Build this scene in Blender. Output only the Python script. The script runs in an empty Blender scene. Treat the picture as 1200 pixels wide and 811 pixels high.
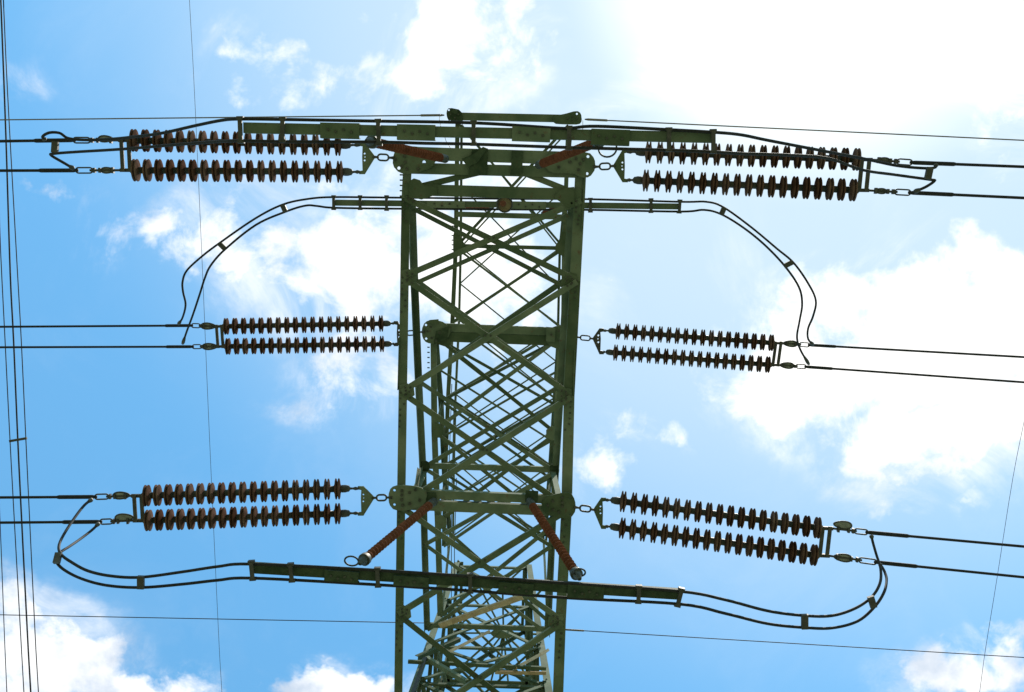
import bpy, bmesh, math, random
from mathutils import Vector, Matrix
random.seed(7)
S = bpy.context.scene
COL = S.collection

# ---------------------------------------------------------------- camera
F = 1200.0                      # focal length in photo pixels (1200 x 811)
CAMZ = 1.6
_z = Vector((12/F, 147.5/F, -1)).normalized()          # zenith seen from the camera
_x = Vector((1, -0.030, 0)); _x = (_x - _z*_x.dot(_z)).normalized()
_y = _z.cross(_x)
ROT = Matrix((_x, _y, _z))                              # world = ROT @ camera ray
cam_d = bpy.data.cameras.new("camera"); cam = bpy.data.objects.new("camera", cam_d)
COL.objects.link(cam); S.camera = cam
cam_d.sensor_width = 36; cam_d.lens = 36.0*F/1200; cam_d.clip_end = 5000; cam_d.clip_start = 0.05
cam.matrix_world = Matrix.Translation((0, 0, CAMZ)) @ ROT.to_4x4()

def ray(px, py):
    return ROT @ Vector(((px-600)/F, -(py-405.5)/F, -1))
def P(px, py, Z):
    """point of the place seen at photo pixel px,py at Z metres above the eye"""
    r = ray(px, py); r = r*(Z/r.z)
    return Vector((r.x, r.y, Z+CAMZ))

# ---------------------------------------------------------------- sun + sky
sd = ray(960, -70).normalized()
sun_el = math.asin(sd.z); sun_az = math.atan2(sd.x, sd.y)
sun_l = bpy.data.lights.new("sun", 'SUN'); sun_l.energy = 4.5; sun_l.angle = math.radians(0.5)
sun_l.color = (1.0, 0.94, 0.84)
sun = bpy.data.objects.new("sun", sun_l); COL.objects.link(sun)
sun.rotation_euler = sd.to_track_quat('Z', 'Y').to_euler(); sun.location = (20, -20, 60)

S.view_settings.view_transform = 'Standard'; S.view_settings.look = 'None'
S.view_settings.gamma = 1.0; S.view_settings.exposure = 0.75

W = bpy.data.worlds.new("World"); S.world = W; W.use_nodes = True
nt = W.node_tree; nt.nodes.clear()
def N(t, **k):
    n = nt.nodes.new(t)
    for a, b in k.items(): setattr(n, a, b)
    return n
def LK(a, b): nt.links.new(a, b)
def math_n(op, a, b=None, c=None, clamp=False):
    n = N('ShaderNodeMath', operation=op, use_clamp=clamp)
    for i, v in enumerate((a, b, c)):
        if v is None: continue
        if isinstance(v, (int, float)): n.inputs[i].default_value = v
        else: LK(v, n.inputs[i])
    return n.outputs[0]
def mixc(f, a, b):
    n = N('ShaderNodeMix', data_type='RGBA')
    if isinstance(f, (int, float)): n.inputs[0].default_value = f
    else: LK(f, n.inputs[0])
    for s, v in ((n.inputs[6], a), (n.inputs[7], b)):
        if isinstance(v, tuple): s.default_value = v
        else: LK(v, s)
    return n.outputs[2]
def smooth(v, lo, hi, a=0.0, b=1.0):
    n = N('ShaderNodeMapRange', interpolation_type='SMOOTHSTEP')
    LK(v, n.inputs[0]); n.inputs[1].default_value = lo; n.inputs[2].default_value = hi
    n.inputs[3].default_value = a; n.inputs[4].default_value = b
    return n.outputs[0]
sky = N('ShaderNodeTexSky', sky_type='NISHITA', sun_disc=False)
sky.sun_elevation = sun_el; sky.sun_rotation = sun_az
sky.altitude = 200; sky.air_density = 1.25; sky.dust_density = 0.3; sky.ozone_density = 1.0
tc = N('ShaderNodeTexCoord')
sep = N('ShaderNodeSeparateXYZ'); LK(tc.outputs['Generated'], sep.inputs[0])
zc = math_n('MAXIMUM', sep.outputs[2], 0.06)
uu = math_n('DIVIDE', sep.outputs[0], zc); vv = math_n('DIVIDE', sep.outputs[1], zc)
uv = N('ShaderNodeCombineXYZ'); LK(uu, uv.inputs[0]); LK(vv, uv.inputs[1])
# warp a little so that the cloud edges are ragged
nw = N('ShaderNodeTexNoise'); nw.inputs['Scale'].default_value = 9.0; nw.inputs['Detail'].default_value = 5
nw.inputs['Roughness'].default_value = 0.6
LK(uv.outputs[0], nw.inputs['Vector'])
ws = N('ShaderNodeVectorMath', operation='MULTIPLY_ADD'); LK(nw.outputs['Color'], ws.inputs[0])
ws.inputs[1].default_value = (0.11, 0.11, 0); ws.inputs[2].default_value = (-0.055, -0.055, 0)
uvw = N('ShaderNodeVectorMath', operation='ADD'); LK(uv.outputs[0], uvw.inputs[0]); LK(ws.outputs[0], uvw.inputs[1])
CLOUDS = [  # photo pixel centre, radii, weight of each cloud bank in the sky layer
 (535,58,85,75,.95),(580,95,60,40,.7),(480,100,95,50,.8),(600,25,48,60,.75),(440,20,45,35,.5),(740,115,50,24,.35),(700,130,50,20,.3),
 (300,66,62,32,.72),(350,92,60,36,.65),(275,118,55,25,.5),(812,80,60,50,.8),(775,55,40,36,.55),
 (190,265,85,36,.66),(270,300,95,62,.82),(340,285,85,55,.8),(400,325,110,75,.98),(330,218,110,24,.55),(250,235,60,30,.55),(470,250,90,50,.8),
 (430,430,80,55,.72),(380,475,60,30,.5),(560,320,110,100,.9),(580,210,90,50,.6),(560,440,80,50,.4),
 (990,10,200,95,1.1),(1130,35,190,85,1.1),(1040,105,170,45,.35),(1190,140,80,60,.5),(900,70,80,60,.5),
 (1165,320,75,60,1.0),(1110,400,150,95,1.25),(965,445,140,85,1.1),(980,365,120,48,.85),(1090,505,150,72,1.1),(900,410,60,60,.7),
 (1050,575,60,30,.5),(1200,460,80,110,.9),(1120,598,26,15,.6),(690,545,48,40,.75),(735,500,40,30,.5),(785,512,50,28,.55),
 (1160,790,115,48,1.1),(1175,742,60,20,.6),(45,775,110,70,1.15),(20,720,55,45,.75),(150,812,110,26,.9),(395,812,100,26,1.0),
 (60,240,55,22,.55),(20,100,36,24,.5),(700,330,60,60,.25),(830,300,80,60,.25),(130,285,50,24,.4),
]
acc = None
for (px, py, rx, ry, wgt) in CLOUDS:
    c = P(px, py, 1.0)
    a = N('ShaderNodeVectorMath', operation='SUBTRACT'); LK(uvw.outputs[0], a.inputs[0]); a.inputs[1].default_value = (c.x, c.y, 0)
    b = N('ShaderNodeVectorMath', operation='MULTIPLY'); LK(a.outputs[0], b.inputs[0]); b.inputs[1].default_value = (F/rx, F/ry, 0)
    l = N('ShaderNodeVectorMath', operation='LENGTH'); LK(b.outputs[0], l.inputs[0])
    s = smooth(l.outputs['Value'], 0.10, 1.62, wgt, 0.0)
    acc = s if acc is None else math_n('MAXIMUM', acc, s)
# the rest of the sky goes on with the same kind of broken cloud
far = N('ShaderNodeTexNoise'); far.inputs['Scale'].default_value = 2.6; far.inputs['Detail'].default_value = 2
LK(uv.outputs[0], far.inputs['Vector'])
uvl = N('ShaderNodeVectorMath', operation='SUBTRACT'); LK(uv.outputs[0], uvl.inputs[0]); c0 = P(600, 405, 1); uvl.inputs[1].default_value = (c0.x, c0.y, 0)
uvm = N('ShaderNodeVectorMath', operation='MULTIPLY'); LK(uvl.outputs[0], uvm.inputs[0]); uvm.inputs[1].default_value = (1/0.5, 1/0.34, 0)
ul = N('ShaderNodeVectorMath', operation='LENGTH'); LK(uvm.outputs[0], ul.inputs[0])
outside = smooth(ul.outputs['Value'], 1.35, 1.9)
ff = math_n('MULTIPLY', smooth(far.outputs['Fac'], 0.45, 0.62, 0, 1.0), outside)
field = math_n('MAXIMUM', acc, ff)
n1 = N('ShaderNodeTexNoise'); n1.inputs['Scale'].default_value = 13.0; n1.inputs['Detail'].default_value = 9
n1.inputs['Roughness'].default_value = 0.62; n1.inputs['Distortion'].default_value = 0.25
LK(uv.outputs[0], n1.inputs['Vector'])
n2 = N('ShaderNodeTexNoise'); n2.inputs['Scale'].default_value = 10.0; n2.inputs['Detail'].default_value = 6
n2.inputs['Roughness'].default_value = 0.55
of = N('ShaderNodeVectorMath', operation='ADD'); LK(uv.outputs[0], of.inputs[0]); of.inputs[1].default_value = (3.7, 1.9, 5.0)
LK(of.outputs[0], n2.inputs['Vector'])
dsum = math_n('MULTIPLY_ADD', math_n('SUBTRACT', n1.outputs['Fac'], 0.5), 2.1, field)
dens0 = smooth(dsum, 0.40, 0.95)
n3 = N('ShaderNodeTexNoise'); n3.inputs['Scale'].default_value = 5.0; n3.inputs['Detail'].default_value = 8
n3.inputs['Roughness'].default_value = 0.66; n3.inputs['Distortion'].default_value = 0.9
of3 = N('ShaderNodeVectorMath', operation='ADD'); LK(uv.outputs[0], of3.inputs[0]); of3.inputs[1].default_value = (1.3, 8.9, 2.0)
LK(of3.outputs[0], n3.inputs['Vector'])
veil_c = math_n('MULTIPLY', math_n('MULTIPLY', smooth(n3.outputs['Fac'], 0.44, 0.74), 0.75), smooth(field, 0.02, 0.45, 0.07, 1.0))
dens = math_n('MAXIMUM', dens0, veil_c)
# light: body of the cloud greyer, edges and the side near the sun white
sun_dot = N('ShaderNodeVectorMath', operation='DOT_PRODUCT'); LK(tc.outputs['Generated'], sun_dot.inputs[0]); sun_dot.inputs[1].default_value = sd
near_sun = smooth(sun_dot.outputs['Value'], 0.972, 1.0)
near_sun2 = smooth(sun_dot.outputs['Value'], 0.73, 1.0)
cl_a = mixc(smooth(n2.outputs['Fac'], 0.36, 0.58), (0.45, 0.53, 0.64, 1), (0.84, 0.85, 0.86, 1))
cl = mixc(near_sun2, cl_a, (0.98, 0.97, 0.94, 1))
cl_s = N('ShaderNodeVectorMath', operation='SCALE'); LK(cl, cl_s.inputs[0]); cl_s.inputs[3].default_value = 0.82
sk_s = N('ShaderNodeVectorMath', operation='MULTIPLY'); LK(sky.outputs[0], sk_s.inputs[0]); sk_s.inputs[1].default_value = (0.084, 0.150, 0.152)
# thin veil of bright moist air around the sun
veil = math_n('MULTIPLY', near_sun2, 0.88)
sk_v = mixc(veil, sk_s.outputs[0], (0.44, 0.525, 0.585, 1))
sk_v2 = mixc(math_n('MULTIPLY', near_sun, 0.75), sk_v, (0.95, 0.92, 0.84, 1))
fin = mixc(dens, sk_v2, cl_s.outputs[0])
bg = N('ShaderNodeBackground'); LK(fin, bg.inputs[0]); bg.inputs[1].default_value = 1.0
out = N('ShaderNodeOutputWorld'); LK(bg.outputs[0], out.inputs[0])

# ---------------------------------------------------------------- materials
def material(name, c1, c2, scale=6, rough=0.6, metal=0.0, spots=None, bump=0.0, spot_lo=.62, spot_hi=.70, spec=.5, vary=.12):
    m = bpy.data.materials.new(name); m.use_nodes = True
    t = m.node_tree; b = t.nodes['Principled BSDF']
    b.inputs['Roughness'].default_value = rough; b.inputs['Metallic'].default_value = metal; b.inputs['Specular IOR Level'].default_value = spec
    g = t.nodes.new('ShaderNodeNewGeometry')
    n = t.nodes.new('ShaderNodeTexNoise'); n.inputs['Scale'].default_value = scale; n.inputs['Detail'].default_value = 6
    t.links.new(g.outputs['Position'], n.inputs['Vector'])
    r = t.nodes.new('ShaderNodeMapRange'); r.inputs[1].default_value = .35; r.inputs[2].default_value = .65
    t.links.new(n.outputs['Fac'], r.inputs[0])
    x = t.nodes.new('ShaderNodeMix'); x.data_type = 'RGBA'
    x.inputs[6].default_value = (*c1, 1); x.inputs[7].default_value = (*c2, 1); t.links.new(r.outputs[0], x.inputs[0])
    res = x.outputs[2]
    if spots:
        n2 = t.nodes.new('ShaderNodeTexNoise'); n2.inputs['Scale'].default_value = scale*3.3; n2.inputs['Detail'].default_value = 5
        n2.inputs['Roughness'].default_value = .65
        t.links.new(g.outputs['Position'], n2.inputs['Vector'])
        r2 = t.nodes.new('ShaderNodeMapRange'); r2.inputs[1].default_value = spot_lo; r2.inputs[2].default_value = spot_hi
        t.links.new(n2.outputs['Fac'], r2.inputs[0])
        y = t.nodes.new('ShaderNodeMix'); y.data_type = 'RGBA'; y.inputs[7].default_value = (*spots, 1)
        t.links.new(res, y.inputs[6]); t.links.new(r2.outputs[0], y.inputs[0]); res = y.outputs[2]
    t.links.new(res, b.inputs['Base Color'])
    oi = t.nodes.new('ShaderNodeObjectInfo'); hs = t.nodes.new('ShaderNodeHueSaturation')
    v = t.nodes.new('ShaderNodeMapRange'); v.inputs[3].default_value = 1-vary; v.inputs[4].default_value = 1+vary
    t.links.new(oi.outputs['Random'], v.inputs[0]); t.links.new(v.outputs[0], hs.inputs['Value'])
    v2 = t.nodes.new('ShaderNodeMath'); v2.operation = 'MULTIPLY_ADD'; v2.inputs[1].default_value = -vary*1.1; v2.inputs[2].default_value = 1+vary*.5
    t.links.new(oi.outputs['Random'], v2.inputs[0]); t.links.new(v2.outputs[0], hs.inputs['Saturation'])
    t.links.new(res, hs.inputs['Color']); t.links.new(hs.outputs[0], b.inputs['Base Color'])
    if bump:
        bp = t.nodes.new('ShaderNodeBump'); bp.inputs['Strength'].default_value = bump; bp.inputs['Distance'].default_value = .01
        t.links.new(n.outputs['Fac'], bp.inputs['Height']); t.links.new(bp.outputs[0], b.inputs['Normal'])
    return m
M_GREEN = material('green_tower_paint', (.066,.096,.062), (.112,.140,.094), 3.0, .8, 0, (.10,.062,.040), .15, .60, .74, .06, .30)
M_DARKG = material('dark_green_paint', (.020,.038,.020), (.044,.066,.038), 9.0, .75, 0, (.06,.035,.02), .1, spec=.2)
M_SUNLIT = material('sunlit_tower_paint', (.34,.25,.16), (.46,.37,.26), 7.0, .85, 0, (.20,.12,.07), .1, spec=.1)  # green steel in sunlight, the light put into the tan base colour
M_STEEL = material('weathered_zinc_steel', (.028,.030,.028), (.055,.055,.050), 14, .65, .2, (.09,.05,.03), .1)
M_CABLE = material('weathered_aluminium_cable', (.010,.011,.012), (.022,.022,.023), 30, .75, .0, spec=.2)
M_EARTH = material('weathered_earth_wire', (.10,.085,.07), (.16,.13,.10), 30, .6, .3)
M_PORC = material('brown_porcelain', (.062,.036,.028), (.115,.066,.050), 9, .6, 0, (.05,.035,.03), 0, spec=0.0, vary=.3)
M_RUSTI = material('red_brown_ribbed_insulator', (.105,.042,.028), (.165,.066,.044), 12, .7, 0, (.07,.03,.02), 0, spec=.0)
M_ZINC = material('bright_zinc_plate', (.14,.15,.14), (.22,.24,.22), 12, .7, .1)
M_CUP = material('tan_porcelain_cup', (.18,.14,.08), (.28,.22,.13), 9, .8)
M_BOLT = material('dark_bolt_steel', (.025,.03,.022), (.05,.055,.04), 20, .6, .2)
M_GRASS = material('dry_summer_grass', (.09,.115,.05), (.19,.19,.11), .6, .95, 0, (.30,.26,.15), .2)
M_CONC = material('footing_concrete', (.30,.29,.27), (.42,.41,.38), 3, .9)

# ---------------------------------------------------------------- object helpers
WM = {}
def link(o, parent, M):
    COL.objects.link(o); WM[o.name] = M
    if parent is not None:
        o.parent = parent; o.matrix_parent_inverse = Matrix.Identity(4)
        o.matrix_local = WM[parent.name].inverted() @ M
    else: o.matrix_world = M
    return o
def empty(name, loc, label, cat, group=None):
    o = bpy.data.objects.new(name, None); o.empty_display_size = .2
    link(o, None, Matrix.Translation(loc)); o['label'] = label; o['category'] = cat
    if group: o['group'] = group
    return o
def mesh_obj(name, verts, faces, mat, parent=None, M=None, smooth_=False):
    """verts in world space; origin put at their centre unless M is given (then verts are local)"""
    me = bpy.data.meshes.new(name)
    if M is None:
        c = Vector((0,0,0))
        for v in verts: c += Vector(v)
        c /= len(verts); M = Matrix.Translation(c); verts = [tuple(Vector(v)-c) for v in verts]
    me.from_pydata([tuple(v) for v in verts], [], faces)
    bm = bmesh.new(); bm.from_mesh(me); bmesh.ops.recalc_face_normals(bm, faces=bm.faces); bm.to_mesh(me); bm.free()
    if smooth_: me.polygons.foreach_set('use_smooth', [True]*len(me.polygons))
    me.materials.append(mat)
    o = bpy.data.objects.new(name, me)
    return link(o, parent, M)
def obj_from(name, me, parent, M):
    return link(bpy.data.objects.new(name, me), parent, M)

class Mb:
    def __init__(s): s.v = []; s.f = []
    def add(s, v, f):
        k = len(s.v); s.v += [Vector(q) for q in v]; s.f += [tuple(i+k for i in q) for q in f]; return s
    def obj(s, name, mat, parent=None, sm=False): return mesh_obj(name, s.v, s.f, mat, parent, None, sm)

def frame(d, n):
    d = d.normalized(); n = (n - d*n.dot(d))
    if n.length < 1e-4: n = Vector((0,1,0)) - d*d.y
    n.normalize(); return d, n, d.cross(n)
def prism(prof, p0, p1, n):
    """prof: list of (a along side, b along n)"""
    d, n, s = frame(p1-p0, n); k = len(prof)
    v = [p0 + s*a + n*b for a, b in prof] + [p1 + s*a + n*b for a, b in prof]
    f = [tuple(range(k))[::-1], tuple(range(k, 2*k))] + [(i, (i+1) % k, k+(i+1) % k, k+i) for i in range(k)]
    return v, f
def pL(w, t, h, side=1):
    pr = [(-w/2,0),(w/2,0),(w/2,h),(w/2-t,h),(w/2-t,t),(-w/2,t)]
    return pr if side > 0 else [(-a, b) for a, b in pr][::-1]
def pU(w, t, h): return [(-w/2,0),(w/2,0),(w/2,h),(w/2-t,h),(w/2-t,t),(-w/2+t,t),(-w/2+t,h),(-w/2,h)]
def pR(w, h): return [(-w/2,-h/2),(w/2,-h/2),(w/2,h/2),(-w/2,h/2)]
UP = Vector((0,0,1)); DN = Vector((0,0,-1))
def beam(name, p0, p1, prof, n, mat, parent):
    v, f = prism(prof, Vector(p0), Vector(p1), n)
    return mesh_obj(name, v, f, mat, parent)
def angle(name, p0, p1, w, parent, n=UP, side=1, mat=None, t=None, h=None):
    return beam(name, p0, p1, pL(w, t or max(.008, w*.11), h or w, side), n, mat or M_GREEN, parent)
def catmull(pts, n=8):
    pts = [Vector(p) for p in pts]
    if len(pts) < 3: return pts
    q = [2*pts[0]-pts[1]] + pts + [2*pts[-1]-pts[-2]]; out = []
    for i in range(1, len(q)-2):
        a, b, c, d = q[i-1:i+3]
        for k in range(n):
            t = k/n
            out.append(.5*((2*b) + (c-a)*t + (2*a-5*b+4*c-d)*t*t + (3*b-a-3*c+d)*t**3))
    out.append(pts[-1]); return out
def tube_vf(pts, r, sides=8, closed=False):
    v = []; f = []; pts = [Vector(p) for p in pts]; m = len(pts)
    nprev = None
    for i, p in enumerate(pts):
        if closed: d = pts[(i+1) % m] - pts[i-1]
        else: d = pts[min(i+1, m-1)] - pts[max(i-1, 0)]
        d.normalize()
        n = nprev if nprev is not None else (UP if abs(d.z) < .9 else Vector((1,0,0)))
        n = (n - d*n.dot(d)).normalized(); nprev = n; s = d.cross(n)
        rr = r[i] if isinstance(r, (list, tuple)) else r
        for k in range(sides):
            a = 2*math.pi*k/sides; v.append(p + (n*math.cos(a)+s*math.sin(a))*rr)
    for i in range(m if closed else m-1):
        j = (i+1) % m
        for k in range(sides):
            f.append((i*sides+k, i*sides+(k+1) % sides, j*sides+(k+1) % sides, j*sides+k))
    if not closed: f += [tuple(range(sides))[::-1], tuple(range((m-1)*sides, m*sides))]
    return v, f
def tube(name, pts, r, mat, parent=None, sides=8, closed=False):
    v, f = tube_vf(pts, r, sides, closed); return mesh_obj(name, v, f, mat, parent, None, True)
def lathe_mesh(name, prof, seg, mat):
    """prof: (axial z, radius); axis = local z"""
    v = []; f = []
    for z, r in prof:
        for k in range(seg):
            a = 2*math.pi*k/seg; v.append((r*math.cos(a), r*math.sin(a), z))
    for i in range(len(prof)-1):
        for k in range(seg): f.append((i*seg+k, i*seg+(k+1) % seg, (i+1)*seg+(k+1) % seg, (i+1)*seg+k))
    f += [tuple(range(seg))[::-1], tuple(range((len(prof)-1)*seg, len(prof)*seg))]
    me = bpy.data.meshes.new(name); me.from_pydata(v, [], f)
    bm = bmesh.new(); bm.from_mesh(me); bmesh.ops.recalc_face_normals(bm, faces=bm.faces); bm.to_mesh(me); bm.free()
    me.polygons.foreach_set('use_smooth', [True]*len(me.polygons)); me.set_sharp_from_angle(angle=math.radians(45))
    me.materials.append(mat); return me
def axis_mat(p, d):
    return Matrix.Translation(p) @ d.normalized().to_track_quat('Z', 'Y').to_matrix().to_4x4()
def plate(name, poly, Z, t, mat, parent, holes=()):
    """flat steel plate from a photo outline at height Z, real thickness t, with drilled holes (px,py,r)"""
    cu = bpy.data.curves.new(name, 'CURVE'); cu.dimensions = '2D'; cu.fill_mode = 'BOTH'; cu.extrude = t/2; cu.bevel_depth = 0
    pts = [P(x, y, Z) for x, y in poly]; c = sum(pts, Vector())/len(pts)
    def spl(ps):
        s = cu.splines.new('POLY'); s.points.add(len(ps)-1)
        for q, p in zip(s.points, ps): q.co = (p.x-c.x, p.y-c.y, 0, 1)
        s.use_cyclic_u = True
    spl(pts)
    for hx, hy, hr in holes:
        h = P(hx, hy, Z); r = hr*Z/F
        spl([Vector((h.x+r*math.cos(a*math.pi/5), h.y+r*math.sin(a*math.pi/5), 0)) for a in range(10)])
    tmp = bpy.data.objects.new('tmp', cu); COL.objects.link(tmp)
    dg = bpy.context.evaluated_depsgraph_get(); me = bpy.data.meshes.new_from_object(tmp.evaluated_get(dg))
    bpy.data.objects.remove(tmp); bpy.data.curves.remove(cu); me.name = name
    me.materials.clear(); me.materials.append(mat)
    o = obj_from(name, me, parent, Matrix.Translation(c)); return o
def rounded(poly, k=2):
    """cut the corners of an outline"""
    for _ in range(k-1):
        q = []
        for i in range(len(poly)):
            a = poly[i]; b = poly[(i+1) % len(poly)]
            q += [(a[0]*.78+b[0]*.22, a[1]*.78+b[1]*.22), (a[0]*.22+b[0]*.78, a[1]*.22+b[1]*.78)]
        poly = q
    return poly
BOLTS = Mb()
def bolt(px, py, Z, r=.022, h=.03, axis=DN):
    c = P(px, py, Z); d, n, s = frame(axis, Vector((1,0,0)))
    ring = [(math.cos(a*math.pi/3)*r, math.sin(a*math.pi/3)*r) for a in range(6)]
    v = [c + s*a + n*b for a, b in ring] + [c + d*h + s*a + n*b for a, b in ring]
    BOLTS.add(v, [tuple(range(6)), tuple(range(6,12))] + [(i,(i+1)%6,6+(i+1)%6,6+i) for i in range(6)])

# ---------------------------------------------------------------- ground
gs = 3000
g = mesh_obj('ground', [(-gs,-gs,0),(gs,-gs,0),(gs,gs,0),(-gs,gs,0)], [(0,1,2,3)], M_GRASS, None); g['kind'] = 'structure'

# ---------------------------------------------------------------- lattice tower
ZL, ZU, ZE = 15.0, 19.5, 21.3
T = empty('lattice_tower', (P(560, 850, ZL).x, P(560, 850, ZL).y+1.2, 0),
          'green painted steel lattice pylon with crossed braces seen steeply from below', 'pylon')
def lerp(a, b, t): return a + (b-a)*t
def PB(px, py, Z, dz): p = P(px, py, Z); p.z += dz; return p

# lower crossarm: bottom chords (L angles, foot down)
LN = [(478,187),(475.5,232),(474,325),(472,460),(470,593),(468,720),(466,862)]
RN = [(681,192),(679,234),(674,329),(667,464),(664,596),(657,728),(652,870)]
for k in range(len(LN)-1):
    angle('chord', P(*LN[k], ZL), P(*LN[k+1], ZL), .125, T, UP, -1, t=.014)
    angle('chord', P(*RN[k], ZL), P(*RN[k+1], ZL), .160, T, UP, 1, t=.014)
# splice plates standing on the outer edge
beam('splice_plate', PB(684.5,208,ZL,.05), PB(681.5,271,ZL,.05), pR(.012,.16), UP, M_GREEN, T)
beam('splice_plate', PB(468,395,ZL,.05), PB(466.3,457,ZL,.05), pR(.012,.15), UP, M_GREEN, T)
beam('splice_plate', PB(673.2,410,ZL,.05), PB(671.8,463,ZL,.05), pR(.012,.15), UP, M_GREEN, T)
# bottom face crossed braces
for k in range(1, 6):
    w = .088
    dz1, dz2 = -.034, -.017
    angle('brace', PB(LN[k][0]-1, LN[k][1], ZL, dz2), PB(RN[k+1][0]+2, RN[k+1][1]-1, ZL, dz2), w, T, UP, -1, h=.06)
    angle('brace', PB(RN[k][0]+2, RN[k][1]+1, ZL, dz1), PB(LN[k+1][0]-1, LN[k+1][1]-1, ZL, dz1), w, T, UP, -1, h=.06)
    for (a, b) in ((LN[k], RN[k+1]), (RN[k], LN[k+1])):
        for t in (.018, .045, .49, .955, .982): bolt(lerp(a[0], b[0], t), lerp(a[1], b[1], t), ZL-.034, .017, .022)
for q, n in ((LN, 7), (RN, 7)):
    for k in range(1, len(q)-1):
        for i in range(n): bolt(lerp(q[k][0], q[k+1][0], i/n)+random.choice((-2.2,2.2)), lerp(q[k][1], q[k+1][1], i/n*.35), ZL-.002, .015, .02)
# cross strut behind the tip
beam('cross_strut', PB(474,222,ZL,-.03), PB(681,228,ZL,-.03), pU(.165,.012,.07), UP, M_GREEN, T)
angle('brace', PB(574,199,ZL,-.018), PB(490,219,ZL,-.012), .085, T, UP, 1)
angle('brace', PB(605,199,ZL,-.018), PB(668,224,ZL,-.012), .085, T, UP, -1)
# gusset plates at the lower panel points
def gusset(poly, Z, t=.012, mat=None, holes=()): return plate('gusset_plate', poly, Z, t, mat or M_GREEN, T, holes)
gusset([(480,212),(485,209),(492,211),(497,217),(512,219),(512,228),(500,232),(494,234),(486,232),(479,232)], ZL-.05)
gusset([(673,219),(662,220),(655,224),(648,231),(657,237),(664,243),(673,242)], ZL-.05)
for (x, y, s) in ((474,325,1),(672,329,-1),(472,459,1),(666,464,-1),(468,719,1),(656,728,-1)):
    gusset([(x-4*s,y-8),(x+5*s,y-10),(x+13*s,y-5),(x+14*s,y+4),(x+6*s,y+10),(x-4*s,y+9)], ZL-.004)
    for q in ((3,-5),(3,4),(8,0)): bolt(x+q[0]*s, y+q[1], ZL-.045, .016, .02)

# phase beams carrying the insulator sets
def phase_beam(ch, Z, dz=-.05):
    for (x0,y0,x1,y1,wpx) in ch:
        beam('channel_beam', PB(x0,y0,Z,dz), PB(x1,y1,Z,dz), pU(wpx*Z/F,.014,.09), UP, M_GREEN, T)
phase_beam([(478,179.5,682,186,14.5),(474,197,676,202,12.5)], ZL)
phase_beam([(470,577,664,585.5,10),(470,590.5,664,598.5,12)], ZL)
phase_beam([(505,383.2,664,389.2,9.5),(505,394,664,400,11.5)], ZU, -.02)
HT = [(466,179,1.6),(467.5,197,1.9),(497,190,2.0)]
plate('end_plate', rounded([(461,181),(466,173),(480,171),(507,174),(514,183),(506,197),(482,204),(468,203),(460,194)]), ZL-.09, .02, M_GREEN, T, HT[1:])
plate('end_plate', rounded([(640,181),(662,178),(690,178),(697,186),(698,198),(691,208),(681,208),(672,203),(645,203),(636,192)]), ZL-.09, .02, M_GREEN, T, [(689,183.5,1.7),(688,203.5,1.7)])
plate('end_plate', rounded([(455,580),(458,571),(468,568),(492,570),(501,577),(498,591),(478,598),(462,598),(456,591)]), ZL-.09, .02, M_GREEN, T, [(462.3,574.5,1.6),(462.3,591.3,1.6)])
plate('end_plate', rounded([(640,582),(655,578),(669,577),(674,586),(675,598),(669,607),(652,606),(637,601),(634,590)]), ZL-.09, .02, M_GREEN, T, [(668,583,1.7),(668,602.5,1.7)])
plate('end_plate', rounded([(494,386),(498,377),(508,374),(522,378),(529,387),(524,398),(511,403),(500,402),(495,396)]), ZU-.06, .02, M_GREEN, T, [(499.2,380.8,1.4),(499.5,396.8,1.4)])
plate('end_plate', rounded([(640,386),(655,381),(672,383),(676,391),(674,402),(662,409),(648,408),(639,400)]), ZU-.06, .02, M_GREEN, T, [])
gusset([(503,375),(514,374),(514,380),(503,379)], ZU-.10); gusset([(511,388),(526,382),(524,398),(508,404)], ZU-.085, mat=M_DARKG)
gusset([(512,399),(527,397),(529,404),(521,406),(512,403)], ZU-.02)
gusset([(640,383),(651,384),(650,401),(640,400)], ZU-.10)
for (x,y) in ((471,575),(471,580),(471,585.5),(472,592),(480,577),(480,590),(487,573.5),(492,586),(659,583),(659,588.5),(659,593),(648,587),(648,597),(655,600),(642,592),
              (463,187),(474,183),(475,190),(477,198),(487,180),(490,198),(471,195),(675,186),(680,192),(684,187),(678,199),(668,190),(662,184),(655,196),(648,186)):
    bolt(x, y, ZL-.10, .024, .03)
for (x,y) in ((501,388),(505,383),(506,396),(515,390),(511,399),(655,388),(662,392),(668,395),(655,399),(646,392)):
    bolt(x, y, ZU-.11, .024, .03)
# batten plates joining the two channels
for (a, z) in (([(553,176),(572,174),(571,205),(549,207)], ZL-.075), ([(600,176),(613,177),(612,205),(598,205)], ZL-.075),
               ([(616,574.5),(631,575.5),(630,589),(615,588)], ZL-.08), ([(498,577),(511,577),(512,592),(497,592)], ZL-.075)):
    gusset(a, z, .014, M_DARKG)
gusset([(541,186),(556,180),(566,172),(571,174),(560,190),(548,196)], ZL-.1, .012, M_DARKG)

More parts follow.
